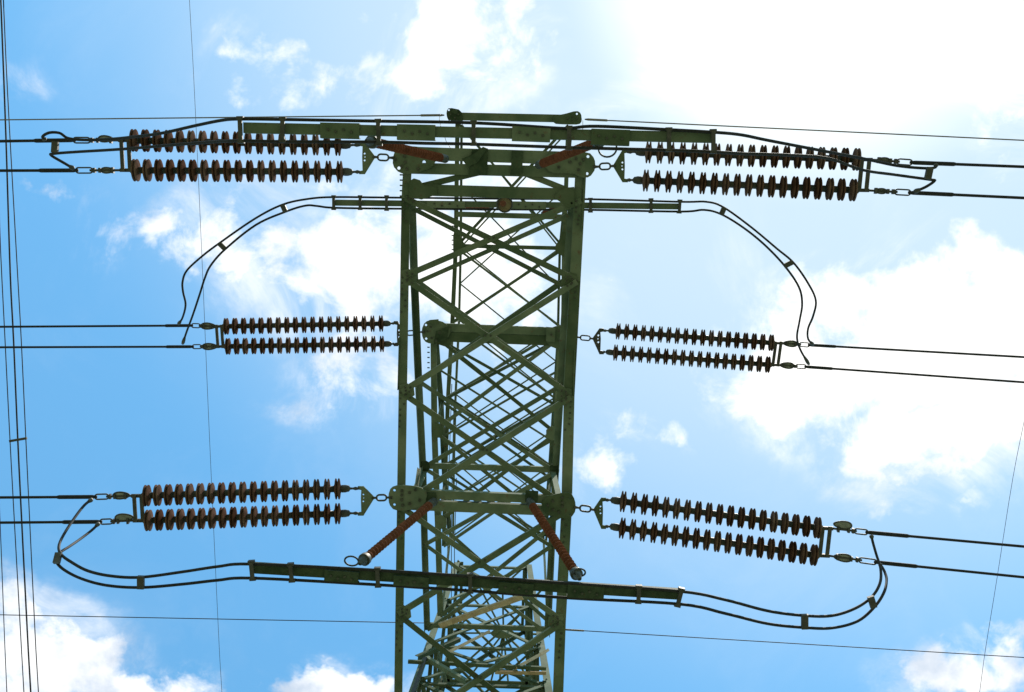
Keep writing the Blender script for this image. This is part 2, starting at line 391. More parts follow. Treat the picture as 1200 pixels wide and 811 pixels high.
# lower crossarm: top chords rising to the body
LT = [(483,236,15.15),(486,327,15.72),(491,447,16.55),(496,548,17.35),(498,638,18.1),(501,738,18.95)]
RT = [(670,240,15.15),(664,326,15.72),(657,452,16.55),(651,553,17.35),(646,640,18.1),(641,742,18.95)]
for k in range(5):
    angle('top_chord', P(*LT[k]), P(*LT[k+1]), .11, T, DN, 1, t=.012)
    angle('top_chord', P(*RT[k]), P(*RT[k+1]), .11, T, DN, -1, t=.012)
    a0, b0 = (LT[k], RT[k]) if k else ((485,245,15.2), (667,252,15.2))
    a1, b1 = (LT[k+1], RT[k+1]) if k else ((489,331,15.75), (662,336,15.75))
    angle('brace', P(*a0) - UP*.01, P(*b1) - UP*.01, .070 if k else .068, T, UP, -1, h=.045)
    angle('brace', P(*b0) - UP*.028, P(*a1) - UP*.028, .070 if k else .068, T, UP, -1, h=.045)
beam('cross_strut', P(496,546,17.3), P(653,551,17.3), pU(.10,.01,.06), UP, M_GREEN, T)
beam('cross_strut', P(500,733,18.9), P(643,738,18.9), pU(.09,.01,.06), UP, M_GREEN, T)
for q in ((649,551,17.28),(497,547,17.28)):
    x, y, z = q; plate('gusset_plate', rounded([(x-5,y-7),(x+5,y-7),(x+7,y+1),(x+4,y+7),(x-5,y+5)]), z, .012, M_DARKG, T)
# posts between bottom and top chord at the inner phase and near the body
angle('post', P(478,588,ZL+.1), P(495,549,17.3), .09, T, Vector((1,0,0)), 1)
angle('post', P(660,592,ZL+.1), P(651,555,17.3), .09, T, Vector((-1,0,0)), 1)

# upper crossarm (one phase)
UL = [(508,392,ZU),(509,505,ZU),(513,612,ZU),(516,722,ZU+.1)]
UR = [(657,395,ZU),(652,508,ZU),(648,616,ZU),(643,728,ZU+.1)]
for k in range(3):
    angle('chord', P(*UL[k]), P(*UL[k+1]), .118, T, UP, -1, t=.014)
    angle('chord', P(*UR[k]), P(*UR[k+1]), .118, T, UP, 1, t=.014)
    angle('brace', P(*UL[k])-UP*.03, P(*UR[k+1])-UP*.03, .074, T, UP, -1, h=.05)
    angle('brace', P(*UR[k])-UP*.012, P(*UL[k+1])-UP*.012, .074, T, UP, -1, h=.05)
for (x, y, s) in ((509,505,1),(651,508,-1),(512,612,1),(648,616,-1)):
    gusset([(x-2*s,y-8),(x+5*s,y-9),(x+11*s,y-4),(x+11*s,y+4),(x+5*s,y+8),(x-2*s,y+8)], ZU-.05)
UTL = [(511,396,ZU+.2),(517,470,20.6),(521,555,21.9),(527,622,23.0)]
UTR = [(655,398,ZU+.2),(650,474,20.6),(644,560,21.9),(638,628,23.0)]
def refine(q):
    o = []
    for a, b in zip(q, q[1:]): o += [a, tuple((u+v)/2 for u, v in zip(a, b))]
    return o+[q[-1]]
UTLf, UTRf = refine(UTL), refine(UTR)
for k in (1, 3):
    angle('brace', P(*UTLf[k])+UP*.03, P(*UTRf[k+2])+UP*.03, .042, T, UP, -1)
    angle('brace', P(*UTRf[k])+UP*.05, P(*UTLf[k+2])+UP*.05, .042, T, UP, -1)
for k in range(3):
    angle('top_chord', P(*UTL[k]), P(*UTL[k+1]), .10, T, DN, 1)
    angle('top_chord', P(*UTR[k]), P(*UTR[k+1]), .10, T, DN, -1)
    angle('brace', P(*UTL[k]), P(*UTR[k+1]), .06, T, UP, -1)
    angle('brace', P(*UTR[k])-UP*.02, P(*UTL[k+1])-UP*.02, .06, T, UP, -1)
    angle('post', P(*UL[k+1]), P(*UTL[k+1]), .05, T, Vector((1,0,0)), 1)
    angle('post', P(*UR[k+1]), P(*UTR[k+1]), .05, T, Vector((-1,0,0)), 1)

# earth-wire arm above
EL = [(536,143,ZE),(534,290,ZE),(530,378,ZE),(525,465,ZE),(522,545,ZE+.1),(520,640,ZE+.2)]
ER = [(666,147,ZE),(661,291,ZE),(660,385,ZE),(655,470,ZE),(652,550,ZE+.1),(646,640,ZE+.2)]
ETL = [(541,146,ZE+.12),(540,290,22.0),(538,375,22.5),(534,462,23.0),(532,540,23.5),(531,628,24.2)]
ETR = [(670,149,ZE+.12),(656,291,22.0),(654,382,22.5),(650,466,23.0),(645,545,23.5),(640,634,24.2)]
for k in range(5):
    angle('chord', P(*EL[k]), P(*EL[k+1]), .085, T, UP, 1)
    angle('chord', P(*ER[k]), P(*ER[k+1]), .085, T, UP, -1)
    angle('top_chord', P(*ETL[k]), P(*ETL[k+1]), .055, T, DN, -1)
    angle('top_chord', P(*ETR[k]), P(*ETR[k+1]), .055, T, DN, 1)
    if k == 0:
        xm = [P(598,216,ZE), P(598,216,ZE+.5)]
    angle('brace', P(*EL[k])-UP*.012, P(*ER[k+1])-UP*.012, .045, T, UP, -1)
    angle('brace', P(*ER[k])-UP*.03, P(*EL[k+1])-UP*.03, .06, T, UP, -1)
    angle('brace', P(*ETL[k]), P(*ETR[k+1]), .032, T, UP, -1)
    angle('brace', P(*ETR[k])-UP*.02, P(*ETL[k+1])-UP*.02, .032, T, UP, -1)
    angle('post', P(*EL[k+1]), P(*ETL[k+1]), .03, T, Vector((1,0,0)), 1)
    angle('post', P(*ER[k+1]), P(*ETR[k+1]), .03, T, Vector((-1,0,0)), 1)
ELf, ERf = refine(ETL), refine(ETR)
for k in (1, 3, 5, 7):
    angle('brace', P(*ELf[k])+UP*.03, P(*ERf[k+2])+UP*.03, .03, T, UP, -1)
    angle('brace', P(*ERf[k])+UP*.05, P(*ELf[k+2])+UP*.05, .03, T, UP, -1)
beam('cross_strut', P(534,288,ZE-.02), P(662,291,ZE-.02), pU(.08,.01,.05), UP, M_GREEN, T)
beam('cross_strut', P(534,251,ZE-.03), P(664,254.5,ZE-.03), pU(.11,.01,.06), UP, M_GREEN, T)
gusset(rounded([(650,289),(656,280),(657,272),(664,272),(664,303),(657,299),(651,295)],2), ZE-.06)
gusset(rounded([(545,287),(540,278),(538,270),(531,270),(531,300),(538,300),(543,294)],2), ZE-.06)
gusset([(650,256),(662,253),(664,264),(660,260),(651,258)], ZE-.05)
# earth-wire end beam
beam('end_beam', P(528,136,ZE-.05), P(672,139,ZE-.05), pU(.15,.012,.09), UP, M_GREEN, T)
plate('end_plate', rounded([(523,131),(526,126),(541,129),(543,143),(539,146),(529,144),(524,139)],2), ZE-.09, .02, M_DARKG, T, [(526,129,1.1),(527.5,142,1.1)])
plate('end_plate', rounded([(648,135.5),(660,134),(676,129.5),(681,133),(682,142),(679,146),(663,146),(648,145)],2), ZE-.09, .02, M_GREEN, T, [(676,133.5,1.2)])
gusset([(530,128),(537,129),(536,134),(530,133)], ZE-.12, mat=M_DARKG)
for (x,y) in ((528,134),(533,138),(537,134),(535,141),(665,139),(671,137),(671,142),(676,139)): bolt(x,y,ZE-.11,.018,.03)
# step bolts on the leg side of the chord
for k in range(6):
    c = P(472.5, 205+6.2*k, ZL+.03); BOLTS.add(*tube_vf([c, c-Vector((.05,0,0))], .012, 6))
for k in range(5):
    c = P(503.5, 407+6*k, ZU+.03); BOLTS.add(*tube_vf([c, c-Vector((.045,0,0))], .013, 6))
for k in range(7):
    c = P(532, 265+5.5*k, ZE+.03); BOLTS.add(*tube_vf([c, c-Vector((.05,0,0))], .013, 6))

# body: legs down to the ground and up to the head frame
A0 = P(466,862,ZL); B0 = P(652,870,ZL)
cx = (A0.x+B0.x)/2; y0 = A0.y
levels = [(-1.6,3.0),(4.5,2.4),(10.0,1.75),(ZL,1.24),(17.2,1.15),(18.95,1.08),(21.4,.98),(24.2,.88)]
def corner(z, h, sx, sy):
    yc = y0 + 1.24
    return Vector((cx+sx*h, yc+sy*h, z+CAMZ))
for i in range(len(levels)-1):
    (z0,h0),(z1,h1) = levels[i], levels[i+1]
    w = .16 if z0 < 10 else .13
    for sx in (-1,1):
        for sy in (-1,1):
            angle('leg', corner(z0,h0,sx,sy), corner(z1,h1,sx,sy), w, T, Vector((0,-sy,0)), sx*sy)
    for a, b in (((-1,-1),(1,-1)),((1,-1),(1,1)),((1,1),(-1,1)),((-1,1),(-1,-1))):
        nn = Vector((a[0]+b[0], a[1]+b[1], 0))*-.5
        angle('brace', corner(z0,h0,*a)+nn*.02, corner(z1,h1,*b)+nn*.02, .07, T, nn, 1)
        angle('brace', corner(z0,h0,*b)+nn*.05, corner(z1,h1,*a)+nn*.05, .07, T, nn, -1)
        if z1 > 9: angle('cross_strut', corner(z1,h1,*a)+nn*.08, corner(z1,h1,*b)+nn*.08, .07, T, nn, 1)
for z, h in levels[3:]:
    angle('brace', corner(z,h,-1,-1)+UP*.1, corner(z,h,1,1)+UP*.1, .045, T, UP, 1)
    angle('brace', corner(z,h,1,-1)+UP*.13, corner(z,h,-1,1)+UP*.13, .045, T, UP, 1)
# star of plan braces round a centre plate in the head
hub = P(590,742,24.1)
plate('gusset_plate', rounded([(580,737),(598,737),(604,742),(598,748),(580,748),(574,742)],2), 24.05, .015, M_GREEN, T)
for (x,y,z) in ((545,690,24.1),(560,684,24.1),(589,690,24.1),(636,690,24.1),(545,800,24.1),(575,800,24.1),(585,806,24.1),(596,806,24.1),(620,800,24.1),(640,790,24.1),(531,742,24.1),(640,744,24.1)):
    angle('brace', hub, P(x,y,z), .045, T, UP, 1)
# members near the bottom of the view, sunlight painted into the tan ones
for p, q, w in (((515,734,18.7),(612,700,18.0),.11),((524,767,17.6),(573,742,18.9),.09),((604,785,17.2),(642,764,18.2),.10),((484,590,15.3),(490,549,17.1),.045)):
    angle('brace', P(*p), P(*q), w, T, Vector((.2,-.3,1)), 1, mat=M_SUNLIT, h=.05)
beam('cross_strut', P(580,788,17.2), P(640,789,17.2), pR(.06,.02), UP, M_SUNLIT, T)
beam('cross_strut', P(478,776,17.2), P(640,784,17.2), pU(.06,.01,.05), UP, M_GREEN, T)
angle('brace', P(484,811,16.6), P(498,770,17.3), .09, T, Vector((.3,-.2,1)), 1, mat=M_STEEL)
angle('brace', P(490,772,17.4), P(540,750,18.4), .08, T, UP, 1, mat=M_GREEN)
angle('brace', P(498,772,17.3), P(545,800,16.6), .08, T, UP, 1)
# thin step-ladder rods and a cable inside the frame on the left
for (a, b, c, d) in ((529.5,450,524,700),(532,470,529,720),(535,560,533,730)):
    tube('safety_wire', [P(a,b,22.6), P((a+c)/2-1.5,(b+d)/2,22.7), P(c,d,22.8)], .010, M_STEEL, T, 6)
# concrete footings under the legs
for sx in (-1,1):
    for sy in (-1,1):
        c = corner(-1.6, 3.0, sx, sy)
        beam('footing', c+UP*.0, c+UP*.45, pR(.8,.8), Vector((1,0,0)), M_CONC, T)
bo = BOLTS.obj('bolt', M_BOLT, T); bo['kind'] = 'stuff'

# ---------------------------------------------------------------- tension insulator sets
PITCH_PROF = [(-.060,.060),(-.054,.072),(-.046,.104),(-.041,.140),(-.034,.156),(-.024,.159),(-.016,.152),(-.010,.128),(-.002,.108),(.004,.108),
              (.010,.128),(.015,.150),(.022,.158),(.031,.158),(.038,.142),(.043,.104),(.052,.072),(.060,.060)]
PITCH_PROF = [(z*.84, r) for z, r in PITCH_PROF]
SHED = lathe_mesh('shed', PITCH_PROF, 28, M_PORC)
CAP = lathe_mesh('end_cap', [(-.09,.020),(-.07,.045),(-.02,.058),(.03,.058),(.07,.045),(.09,.022)], 14, M_STEEL)

def zdrop(px, ax, Z0, k): return Z0 - k*abs(px-ax)/F*Z0
def link_ring(name, a, b, r, wd, parent, mat=M_STEEL):
    """long oval chain link from a to b, lying flat"""
    d = (b-a); L = d.length; d.normalize(); s = d.cross(UP).normalized(); c = (a+b)/2; h = L/2-wd
    pts = [c + d*(h + wd*math.cos(t)) + s*wd*math.sin(t) for t in [(-90+22.5*i)*math.pi/180 for i in range(9)]]
    pts += [c + d*(-h + wd*math.cos(t)) + s*wd*math.sin(t) for t in [(90+22.5*i)*math.pi/180 for i in range(9)]]
    return tube(name, pts, r, mat, parent, 6, True)

def insulator_set(label, Z0, A, B, s1, e1, s2, e2, hw1, hw2, rackets, k=.08):
    """A plate hole, B yoke apex, s*/e* inner and outer ends of each string, hw* start of the conductor sleeve"""
    ax = A[0]; sg = 1 if e1[0] > A[0] else -1
    def Q(p, dz=0): return P(p[0], p[1], zdrop(p[0], ax, Z0-.09, k)+dz)
    R = empty('tension_insulator_set', Q(A), label, 'insulator set', 'double insulator strings holding the conductor pairs')
    a, b = Q(A), Q(B); d = (b-a)
    tube('shackle', [a-d*.08, a+d*.12, a+d*.30], [.030,.018,.016], M_STEEL, R, 8)
    link_ring('chain_link', a+d*.24, a+d*.80, .015, .044, R)
    tube('shackle', [a+d*.74, a+d*.86, b+d*.05], [.016,.018,.024], M_STEEL, R, 8)
    # yoke plate: a bow with three holes
    zy = zdrop(B[0], ax, Z0-.09, k); m = (s1[0]+s2[0])/2; tx = B[0] + sg*(abs(m-B[0])*.52)
    xa = B[0]; t1 = (tx, s1[1]-.5); t2 = (tx, s2[1]+.5); bx = B[0]+sg*2; mid = B[1]
    w = 1.0
    poly = [(xa-sg*1,mid-1.6),(xa+sg*(abs(tx-xa)*.75),t1[1]-2.2),(tx+sg*3,t1[1]-2.2),(tx+sg*3,t1[1]+1.4),(tx-sg*1,t1[1]+2.2),
            (tx-sg*.5,mid),(tx-sg*1,t2[1]-2.2),(tx+sg*3,t2[1]-1.4),(tx+sg*3,t2[1]+2.2),(xa+sg*(abs(tx-xa)*.75),t2[1]+2.2),(xa-sg*1,mid+1.6)]
    plate('yoke_plate', poly, zy, .022, M_GREEN if Z0 < 17 else M_STEEL, R,
          [(tx-sg*3.4,mid-4,1.1),(tx-sg*3.4,mid+4,1.1),(tx-sg*3.8,mid,0.7)])
    for s, e, hw, rk in ((s1,e1,hw1,rackets[0]),(s2,e2,hw2,rackets[1])):
        p0, p1 = Q(s), Q(e); d = (p1-p0).normalized(); L = (p1-p0).length
        y = Q((tx+sg*2, s[1]))
        sp = tube('ball_clevis', [y, y+(p0-y)*.35, y+(p0-y)*.6, p0], [.018,.028,.016,.020], M_STEEL, R, 8)
        rod = tube('insulator_string', [p0, p1], .048, M_BOLT, R, 14)
        obj_from('end_cap', CAP, rod, axis_mat(p0+d*.07, d)); obj_from('end_cap', CAP, rod, axis_mat(p1-d*.05, -d))
        n = 19; a0 = .17; a1 = L-.05
        for i in range(n):
            t = a0 + (a1-a0)*i/(n-1)
            wob = Vector((random.uniform(-.012,.012), random.uniform(-.012,.012), random.uniform(-.012,.012)))
            obj_from('shed', SHED, rod, axis_mat(p0+d*t, (d+wob)*(1)))
        # hardware out to the conductor
        fx = e[0]+sg*11*15/Z0; f = Q((fx, e[1]))
        h = Q(hw)
        beam('strain_bar', p1-d*.03, f+d*.04, pR(.05,.035), UP, M_STEEL, R)
        dd = h-f
        for t, rr in ((.22,.036),(.50,.030),(.62,.030)):
            c = f+dd*t; beam('bolt_lug', c-dd.normalized()*.016, c+dd.normalized()*.016, pR(rr*2.3,rr*2.0), UP, M_STEEL, R)
        tube('tension_rod', [f, f+dd*.25, f+dd*.60, f+dd*.72], .017, M_STEEL, R, 8)
        link_ring('shackle_ring', f+dd*.66, h+dd*.02, .012, .038, R)
        # flat arcing racket
        c = f+dd*(.33 if rk[0] == 0 else .30) + Vector((0, rk[1], 0)); rl = rk[2]; u = dd.normalized()
        s_ = u.cross(UP); ring = [c + u*math.cos(q)*rl + s_*math.sin(q)*rl*.42*(1+.25*math.cos(q)) for q in [i*math.pi/9 for i in range(18)]]
        tube('arcing_racket', ring, .012, M_STEEL, R, 6, True)
        inner = [c + (q-c)*.92 for q in ring]
        nv = len(inner); v = [q+UP*.003 for q in inner]+[q-UP*.003 for q in inner]
        mesh_obj('racket_plate', v, [tuple(range(nv)), tuple(range(nv,2*nv))[::-1]]+[(i,(i+1)%nv,nv+(i+1)%nv,nv+i) for i in range(nv)], M_ZINC, R)
    # outer spacer frame: two upright flats
    for off in (2.5, 11*15/Z0):
        a = Q((e1[0]+sg*off, e1[1]-2), -.028); b = Q((e2[0]+sg*off, e2[1]+2), -.028)
        beam('spacer_bar', a, b, pR(.055,.02), UP, M_STEEL, R)
    return R

SETS = {}
SETS['TL'] = insulator_set('pair of brown disc strings left of the pylon head, topmost on the left side', ZL,
    (461,185),(438,184),(410,170),(153,164.5),(412,201.5),(155,199.5),(87,164.3),(90,199.7),((0,-.02,.10),(0,0,.09)))
SETS['ML'] = insulator_set('shorter pair of brown disc strings ending behind the left chord, middle on the left side', ZU,
    (496,389),(472,391),(457,379),(262,382.5),(458,403),(264,406),(225,381.5),(226,406.3),((0,0,.14),(0,0,.14)))
SETS['BL'] = insulator_set('pair of brown disc strings left of the pylon, lowest on the left side', ZL,
    (458,583),(437,583.5),(409,572.5),(168,581),(409,601.5),(170,610),(112,582.3),(118,611.5),((0,-.01,.12),(0,-.05,.13)))
SETS['TR'] = insulator_set('pair of brown disc strings right of the pylon head, topmost on the right side', ZL,
    (697,195.5),(720,194.5),(746,178),(1008,187),(743,211),(1004,223),(1068,190.5),(1066,225.8),((0,0,.09),(0,0,.08)))
SETS['MR'] = insulator_set('shorter pair of brown disc strings, middle of the three on the right side', ZU,
    (675,395),(696,397),(714,387.5),(907,402),(711,412.5),(903,427.5),(948,404.3),(944,429.8),((0,0,.13),(0,0,.13)))
SETS['BR'] = insulator_set('pair of brown disc strings sloping down to the right, lowest on the right side', ZL,
    (674,594.5),(697,597.5),(717,586),(962,619),(716,617),(958,651),(1016,623.8),(1026,658.8),((0,-.07,.13),(0,0,.13)))

# ---------------------------------------------------------------- conductors
def far_line(a, b, L=70, sag=.0009):
    """from a through b and on for L metres, flattening like a slack span"""
    d = (b-a).normalized(); pts = [a]; n = 24
    Lv = (b-a).length
    for i in range(1, n+1):
        t = Lv*1.15*i/4 if i <= 4 else Lv*1.15 + (L-Lv)*(i-4)/(n-4)
        p = a + d*t
        if t > Lv*1.15: p = p + UP*sag*(t-Lv*1.15)**2
        pts.append(p)
    return pts
def wire(name, pts, r, label, cat, mat, group, sides=8):
    o = tube(name, pts, r, mat, None, sides); o['label'] = label; o['category'] = cat
    if group: o['group'] = group
    return o
GC = 'paired line conductors tied to the insulator sets'
def conductor(label, Z0, ax, a, b, sleeve, k=.08):
    zz = lambda p: P(p[0], p[1], zdrop(p[0], ax, Z0-.09, k))
    A, B = zz(a), zz(b)
    root = empty('line_conductor', A, label, 'power cable', GC)
    tube('stranded_cable', far_line(A, B), .0205, M_CABLE, root, 8)
    d = (B-A).normalized()
    tube('dead_end_sleeve', [A-d*.02, A+d*.05, A+d*(sleeve-.03), A+d*sleeve], [.020,.030,.030,.022], M_CABLE, root, 10)
    return root
conductor('upper cable of the top left insulator set running to the left edge', ZL, 461, (87,164.3), (0,165.5), .55)
conductor('lower cable of the top left insulator set running to the left edge', ZL, 461, (90,199.7), (0,200), .52)
conductor('upper cable of the middle left insulator set running to the left edge', ZU, 496, (225,381.5), (0,383), .5)
conductor('lower cable of the middle left insulator set running to the left edge', ZU, 496, (226,406.3), (0,407), .5)
conductor('upper cable of the lowest left insulator set running to the left edge', ZL, 458, (112,582.3), (0,583), .55)
conductor('lower cable of the lowest left insulator set running to the left edge', ZL, 458, (118,611.5), (0,612.5), .55)
conductor('upper cable of the top right insulator set running to the right edge', ZL, 697, (1068,190.5), (1200,195.5), .6)
conductor('lower cable of the top right insulator set running to the right edge', ZL, 697, (1066,225.8), (1200,232), .6)
conductor('upper cable of the middle right insulator set running to the right edge', ZU, 675, (948,404.3), (1200,418.5), .5)
conductor('lower cable of the middle right insulator set running to the right edge', ZU, 675, (944,429.8), (1200,448), .5)
conductor('upper cable of the lowest right insulator set running to the right edge', ZL, 674, (1016,623.8), (1200,640.5), .6)
conductor('lower cable of the lowest right insulator set running to the right edge', ZL, 674, (1026,658.8), (1200,676.5), .6)

# ---------------------------------------------------------------- jumper bars with their cables
def jumper(label, Zb, p0, p1, tw, up, lo, sleeves, clamps, upL, upR, loL, loR, spacers, rc=.0195, loop_z=None, mat=None):
    """p0,p1 bar ends; up/lo cable offset lists along the bar; upL.. loops as (px,py,Z)"""
    R = empty('jumper_bar', P((p0[0]+p1[0])/2, (p0[1]+p1[1])/2, Zb), label, 'jumper', 'rigid bars carrying the jumper cables past the pylon')
    px2m = Zb/F
    beam('rigid_bar', P(*p0, Zb), P(*p1, Zb), pU(tw*px2m,.010,tw*px2m*.7), UP, mat or M_GREEN, R)
    for (x0,y0,x1,y1,w) in sleeves:
        beam('splice_sleeve', P(x0,y0,Zb-.035), P(x1,y1,Zb-.035), pU(w*px2m,.012,.10), UP, mat or M_GREEN, R)
        for i in range(4):
            t = .2+.2*i; bolt_m = P(x0+(x1-x0)*t, y0+(y1-y0)*t+(1.5 if i%2 else -1), Zb-.035)
            v, f = tube_vf([bolt_m, bolt_m+DN*.02], .017, 6); mesh_obj('bolt_head', v, f, M_BOLT, R)
    ups = catmull([P(*q) for q in upL] + [P(x,y,Zb-.02) for x,y in up] + [P(*q) for q in upR], 6)
    los = catmull([P(*q) for q in loL] + [P(x,y,Zb-.02) for x,y in lo] + [P(*q) for q in loR], 6)
    tube('jumper_cable', ups, rc, M_CABLE, R, 8); tube('jumper_cable', los, rc, M_CABLE, R, 8)
    for (x0,y0,x1,y1) in clamps:
        a, b = P(x0,y0,Zb-.05), P(x1,y1,Zb-.05)
        c = beam('clamp_bar', a, b, pR(.050,.03), UP, M_STEEL, R)
        for q in (a, b):
            e = (b-a).normalized()
            v, f = prism(pR(.08,.06), q-e*.018+UP*.02, q+e*.018+UP*.02, UP); mesh_obj('cable_clamp', v, f, M_STEEL, R)
    for (x0,y0,z0,x1,y1,z1) in spacers:
        beam('cable_spacer', P(x0,y0,z0), P(x1,y1,z1), pR(.085,.05), UP, M_STEEL, R)
    for c in (ups, ups[::-1], los, los[::-1]):
        tube('cable_lug', c[:4], [.024,.034,.030,.022], M_STEEL, R, 8)
    return R
ZJ = 12.45
jumper('long bar and cables passing in front of the pylon below its lowest arm beam', ZJ, (296,666.5),(797,697.5), 12,
    [(294,661),(420,667),(545,675),(670,684),(797,693)], [(294,677.5),(420,684),(545,692),(670,701),(797,708)],
    [(380,675,420,678,15),(461,681,502,684,14),(584,688.5,625,691.5,14),(665,692.5,708,695.5,17)],
    [(294,659,296,679),(340,662,342,681),(442,667,443,687),(551,674,551,694),(749,688,748,706),(799,691,794,710)],
    [(108,585,14.35),(99,592,14.2),(88,606,13.9),(75,626,13.5),(69,640,13.2),(72,650,13.0),(84,659,12.9),(103,669,12.8),(130,675,12.7),(165,676.5,12.65),(215,670,12.55),(255,664,12.5)],
    [(850,703,12.55),(900,716,12.7),(943,721.5,12.8),(975,721.5,12.95),(1002,713,13.1),(1021,700,13.3),(1031,684,13.5),(1032,667,13.8),(1027,650,14.0),(1023,636,14.1),(1021,627,14.15)],
    [(116,613,14.35),(108,621,14.2),(95,631,13.9),(82,640,13.5),(70,648,13.2),(66,657,13.0),(74,667,12.9),(95,678,12.8),(125,686,12.7),(165,688.5,12.65),(215,684.5,12.55),(255,680,12.5)],
    [(850,719,12.55),(900,731,12.7),(943,735.5,12.8),(975,736,12.95),(1005,728,13.1),(1025,711,13.3),(1036,694,13.5),(1039,680,13.8),(1037,671,14.0),(1034,665,14.1),(1031,661,14.15)],
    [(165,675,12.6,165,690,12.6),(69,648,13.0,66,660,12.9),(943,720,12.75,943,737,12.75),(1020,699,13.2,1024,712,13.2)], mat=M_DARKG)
jumper('long green bar and cables in front of the pylon head above the top arm beam', ZJ, (285,149.5),(837,161), 12,
    [(281,139.5),(331,140),(443,142),(555,144),(650,150),(670,150),(700,148),(784,152),(836,155)],
    [(281,165),(331,166),(443,166.5),(500,168),(555,169),(670,173),(784,176),(836,178)],
    [(375,152.5,421,153.5,17.5),(465,154.5,510,155.5,17.5),(600,156,645,157.5,17),(693,160,738,161.5,18)],
    [(281,138,282,166),(331,139,331,165),(443,141,444,169),(555,143,555,169),(667,149,667,174),(784,151,784,176),(836,153,836,178)],
    [(53,164,14.1),(50,160,14.05),(58,155.5,14.0),(70,156,14.0),(80,162,14.0),(100,164,13.95),(130,163,13.7),(160,160,13.4),(190,156,13.1),(230,147,12.8),(260,141,12.6)],
    [(868,158,12.6),(900,164.5,12.8),(960,176,13.2),(1010,185.5,13.7),(1050,194,13.95),(1080,197,14.0),(1095,196.5,14.05),(1097,193,14.1)],
    [(87,198,14.15),(75,191,14.1),(60,182,14.05),(64,180,14.0),(90,178,13.9),(140,175,13.6),(190,171,13.2),(240,167,12.8)],
    [(870,180,12.6),(920,181.5,12.9),(970,185.5,13.3),(1010,199,13.6),(1050,205,13.9),(1090,210.5,14.0),(1095,212,14.0),(1085,219,14.05),(1071,225,14.1)],
    [(65,166,14.0,64,179,14.0),(1090,196,13.95,1087,210,13.95)])
ZM = 18.0
jumper('slim bar behind the pylon head with two cables looping down to the middle conductors', ZM, (392,237.5),(797,242), 7,
    [(391,231),(453,231.5),(600,233),(692,233.5),(797,236.5)], [(391,243.5),(453,244.5),(600,245.5),(692,246),(797,248)],
    [(500,239.5,545,240,8),(600,240.5,640,241,9)],
    [(391,230,391,245),(422,230,422,245),(453,230,453,246),(692,233,692,248),(763,233.5,763,248.5),(797,235,796,249)],
    [(209,380,18.55),(214,372,18.4),(217.5,357,18.2),(214.5,342,18.0),(214,330,17.9),(219,317,17.8),(236,301,17.75),(257,285,17.7),(300,255.5,17.75),(332,239.5,17.85),(362,233,17.9)],
    [(828,236.5,17.9),(848,243,17.85),(880,266,17.8),(910,291,17.75),(930,308,17.7),(947,332,17.7),(956,352,17.8),(953,370,17.95),(947,385,18.1),(947,397,18.3),(953,404,18.45)],
    [(214,403,18.55),(219,388,18.4),(226,369,18.2),(234,345,18.0),(240,326,17.9),(247,311,17.8),(264,292,17.7),(300,263.5,17.75),(335,248,17.85),(358,241,17.9),(372,241.5,17.95)],
    [(825,246,17.95),(845,251,17.9),(870,266,17.8),(895,286,17.75),(919,311,17.7),(936,336,17.7),(940,356,17.8),(937,376,17.95),(934,395,18.1),(938,410,18.3),(948,427,18.45)],
    [(331,240,17.8,335,249,17.8),(257,285,17.7,264,292,17.7),(849,243,17.8,845,252,17.8),(929,307,17.7,919,312,17.7)], rc=.0185)

# ---------------------------------------------------------------- ribbed post insulators holding the bars
def post_insulator(label, top, foot, r, ribs, ring=None, ring_r=.10):
    a, b = P(*top), P(*foot); d = b-a; L = d.length
    R = empty('post_insulator', a, label, 'insulator', 'red brown ribbed insulators holding the jumper bars')
    prof = [(0,.6*r)]
    for i in range(ribs):
        z = .06*L + .86*L*i/ribs; s = .86*L/ribs
        prof += [(z,.50*r),(z+.38*s,.99*r),(z+.48*s,r),(z+.56*s,.72*r),(z+.64*s,.50*r)]
    prof += [(.93*L,.6*r)]
    obj_from('ribbed_body', lathe_mesh('ribbed_body', prof, 20, M_RUSTI), R, axis_mat(a, d))
    obj_from('end_fitting', lathe_mesh('end_fitting', [(.90*L,.55*r),(.915*L,.9*r),(.93*L,1.25*r),(.955*L,1.3*r),(.96*L,.9*r),(L,.5*r),(1.01*L,.3*r)], 18, M_BOLT), R, axis_mat(a, d))
    obj_from('end_fitting', lathe_mesh('end_fitting', [(-.03*L,.5*r),(-.01*L,.95*r),(.045*L,.95*r),(.06*L,.7*r)], 18, M_BOLT), R, axis_mat(a, d))
    if ring:
        c = P(*ring); tube('grading_ring', [c + Vector((math.cos(q)*ring_r, math.sin(q)*ring_r*.9, math.sin(q)*.05)) for q in [i*math.pi/10 for i in range(20)]], .012, M_STEEL, R, 6, True)
    return R
post_insulator('ribbed insulator slanting down left from the lowest arm beam', (508,588,14.85), (422,660,12.55), .064, 24, (412,657.5,12.6), .088)
post_insulator('ribbed insulator slanting down right from the lowest arm beam', (621,588,14.85), (679,678,12.55), .064, 24, (679,671,12.6), .075)
post_insulator('ribbed insulator slanting left across the top arm beam', (521,186,14.80), (430,165,12.60), .064, 26)
post_insulator('ribbed insulator slanting right across the top arm beam', (632,193,14.80), (706,164,12.60), .064, 26, (712,174,12.65), .11)
post_insulator('short ribbed insulator at the left end behind the pylon head bar', (573,244,21.1), (531,242,18.2), .055, 26)
post_insulator('short ribbed insulator at the right behind the pylon head bar', (637,250,21.1), (664,240,18.2), .055, 26)
post_insulator('ribbed insulator hanging end on above the slim bar, seen as a disc', (591,240,21.0), (591,238.5,17.75), .060, 26)
END_ON = bpy.data.objects['post_insulator.006']
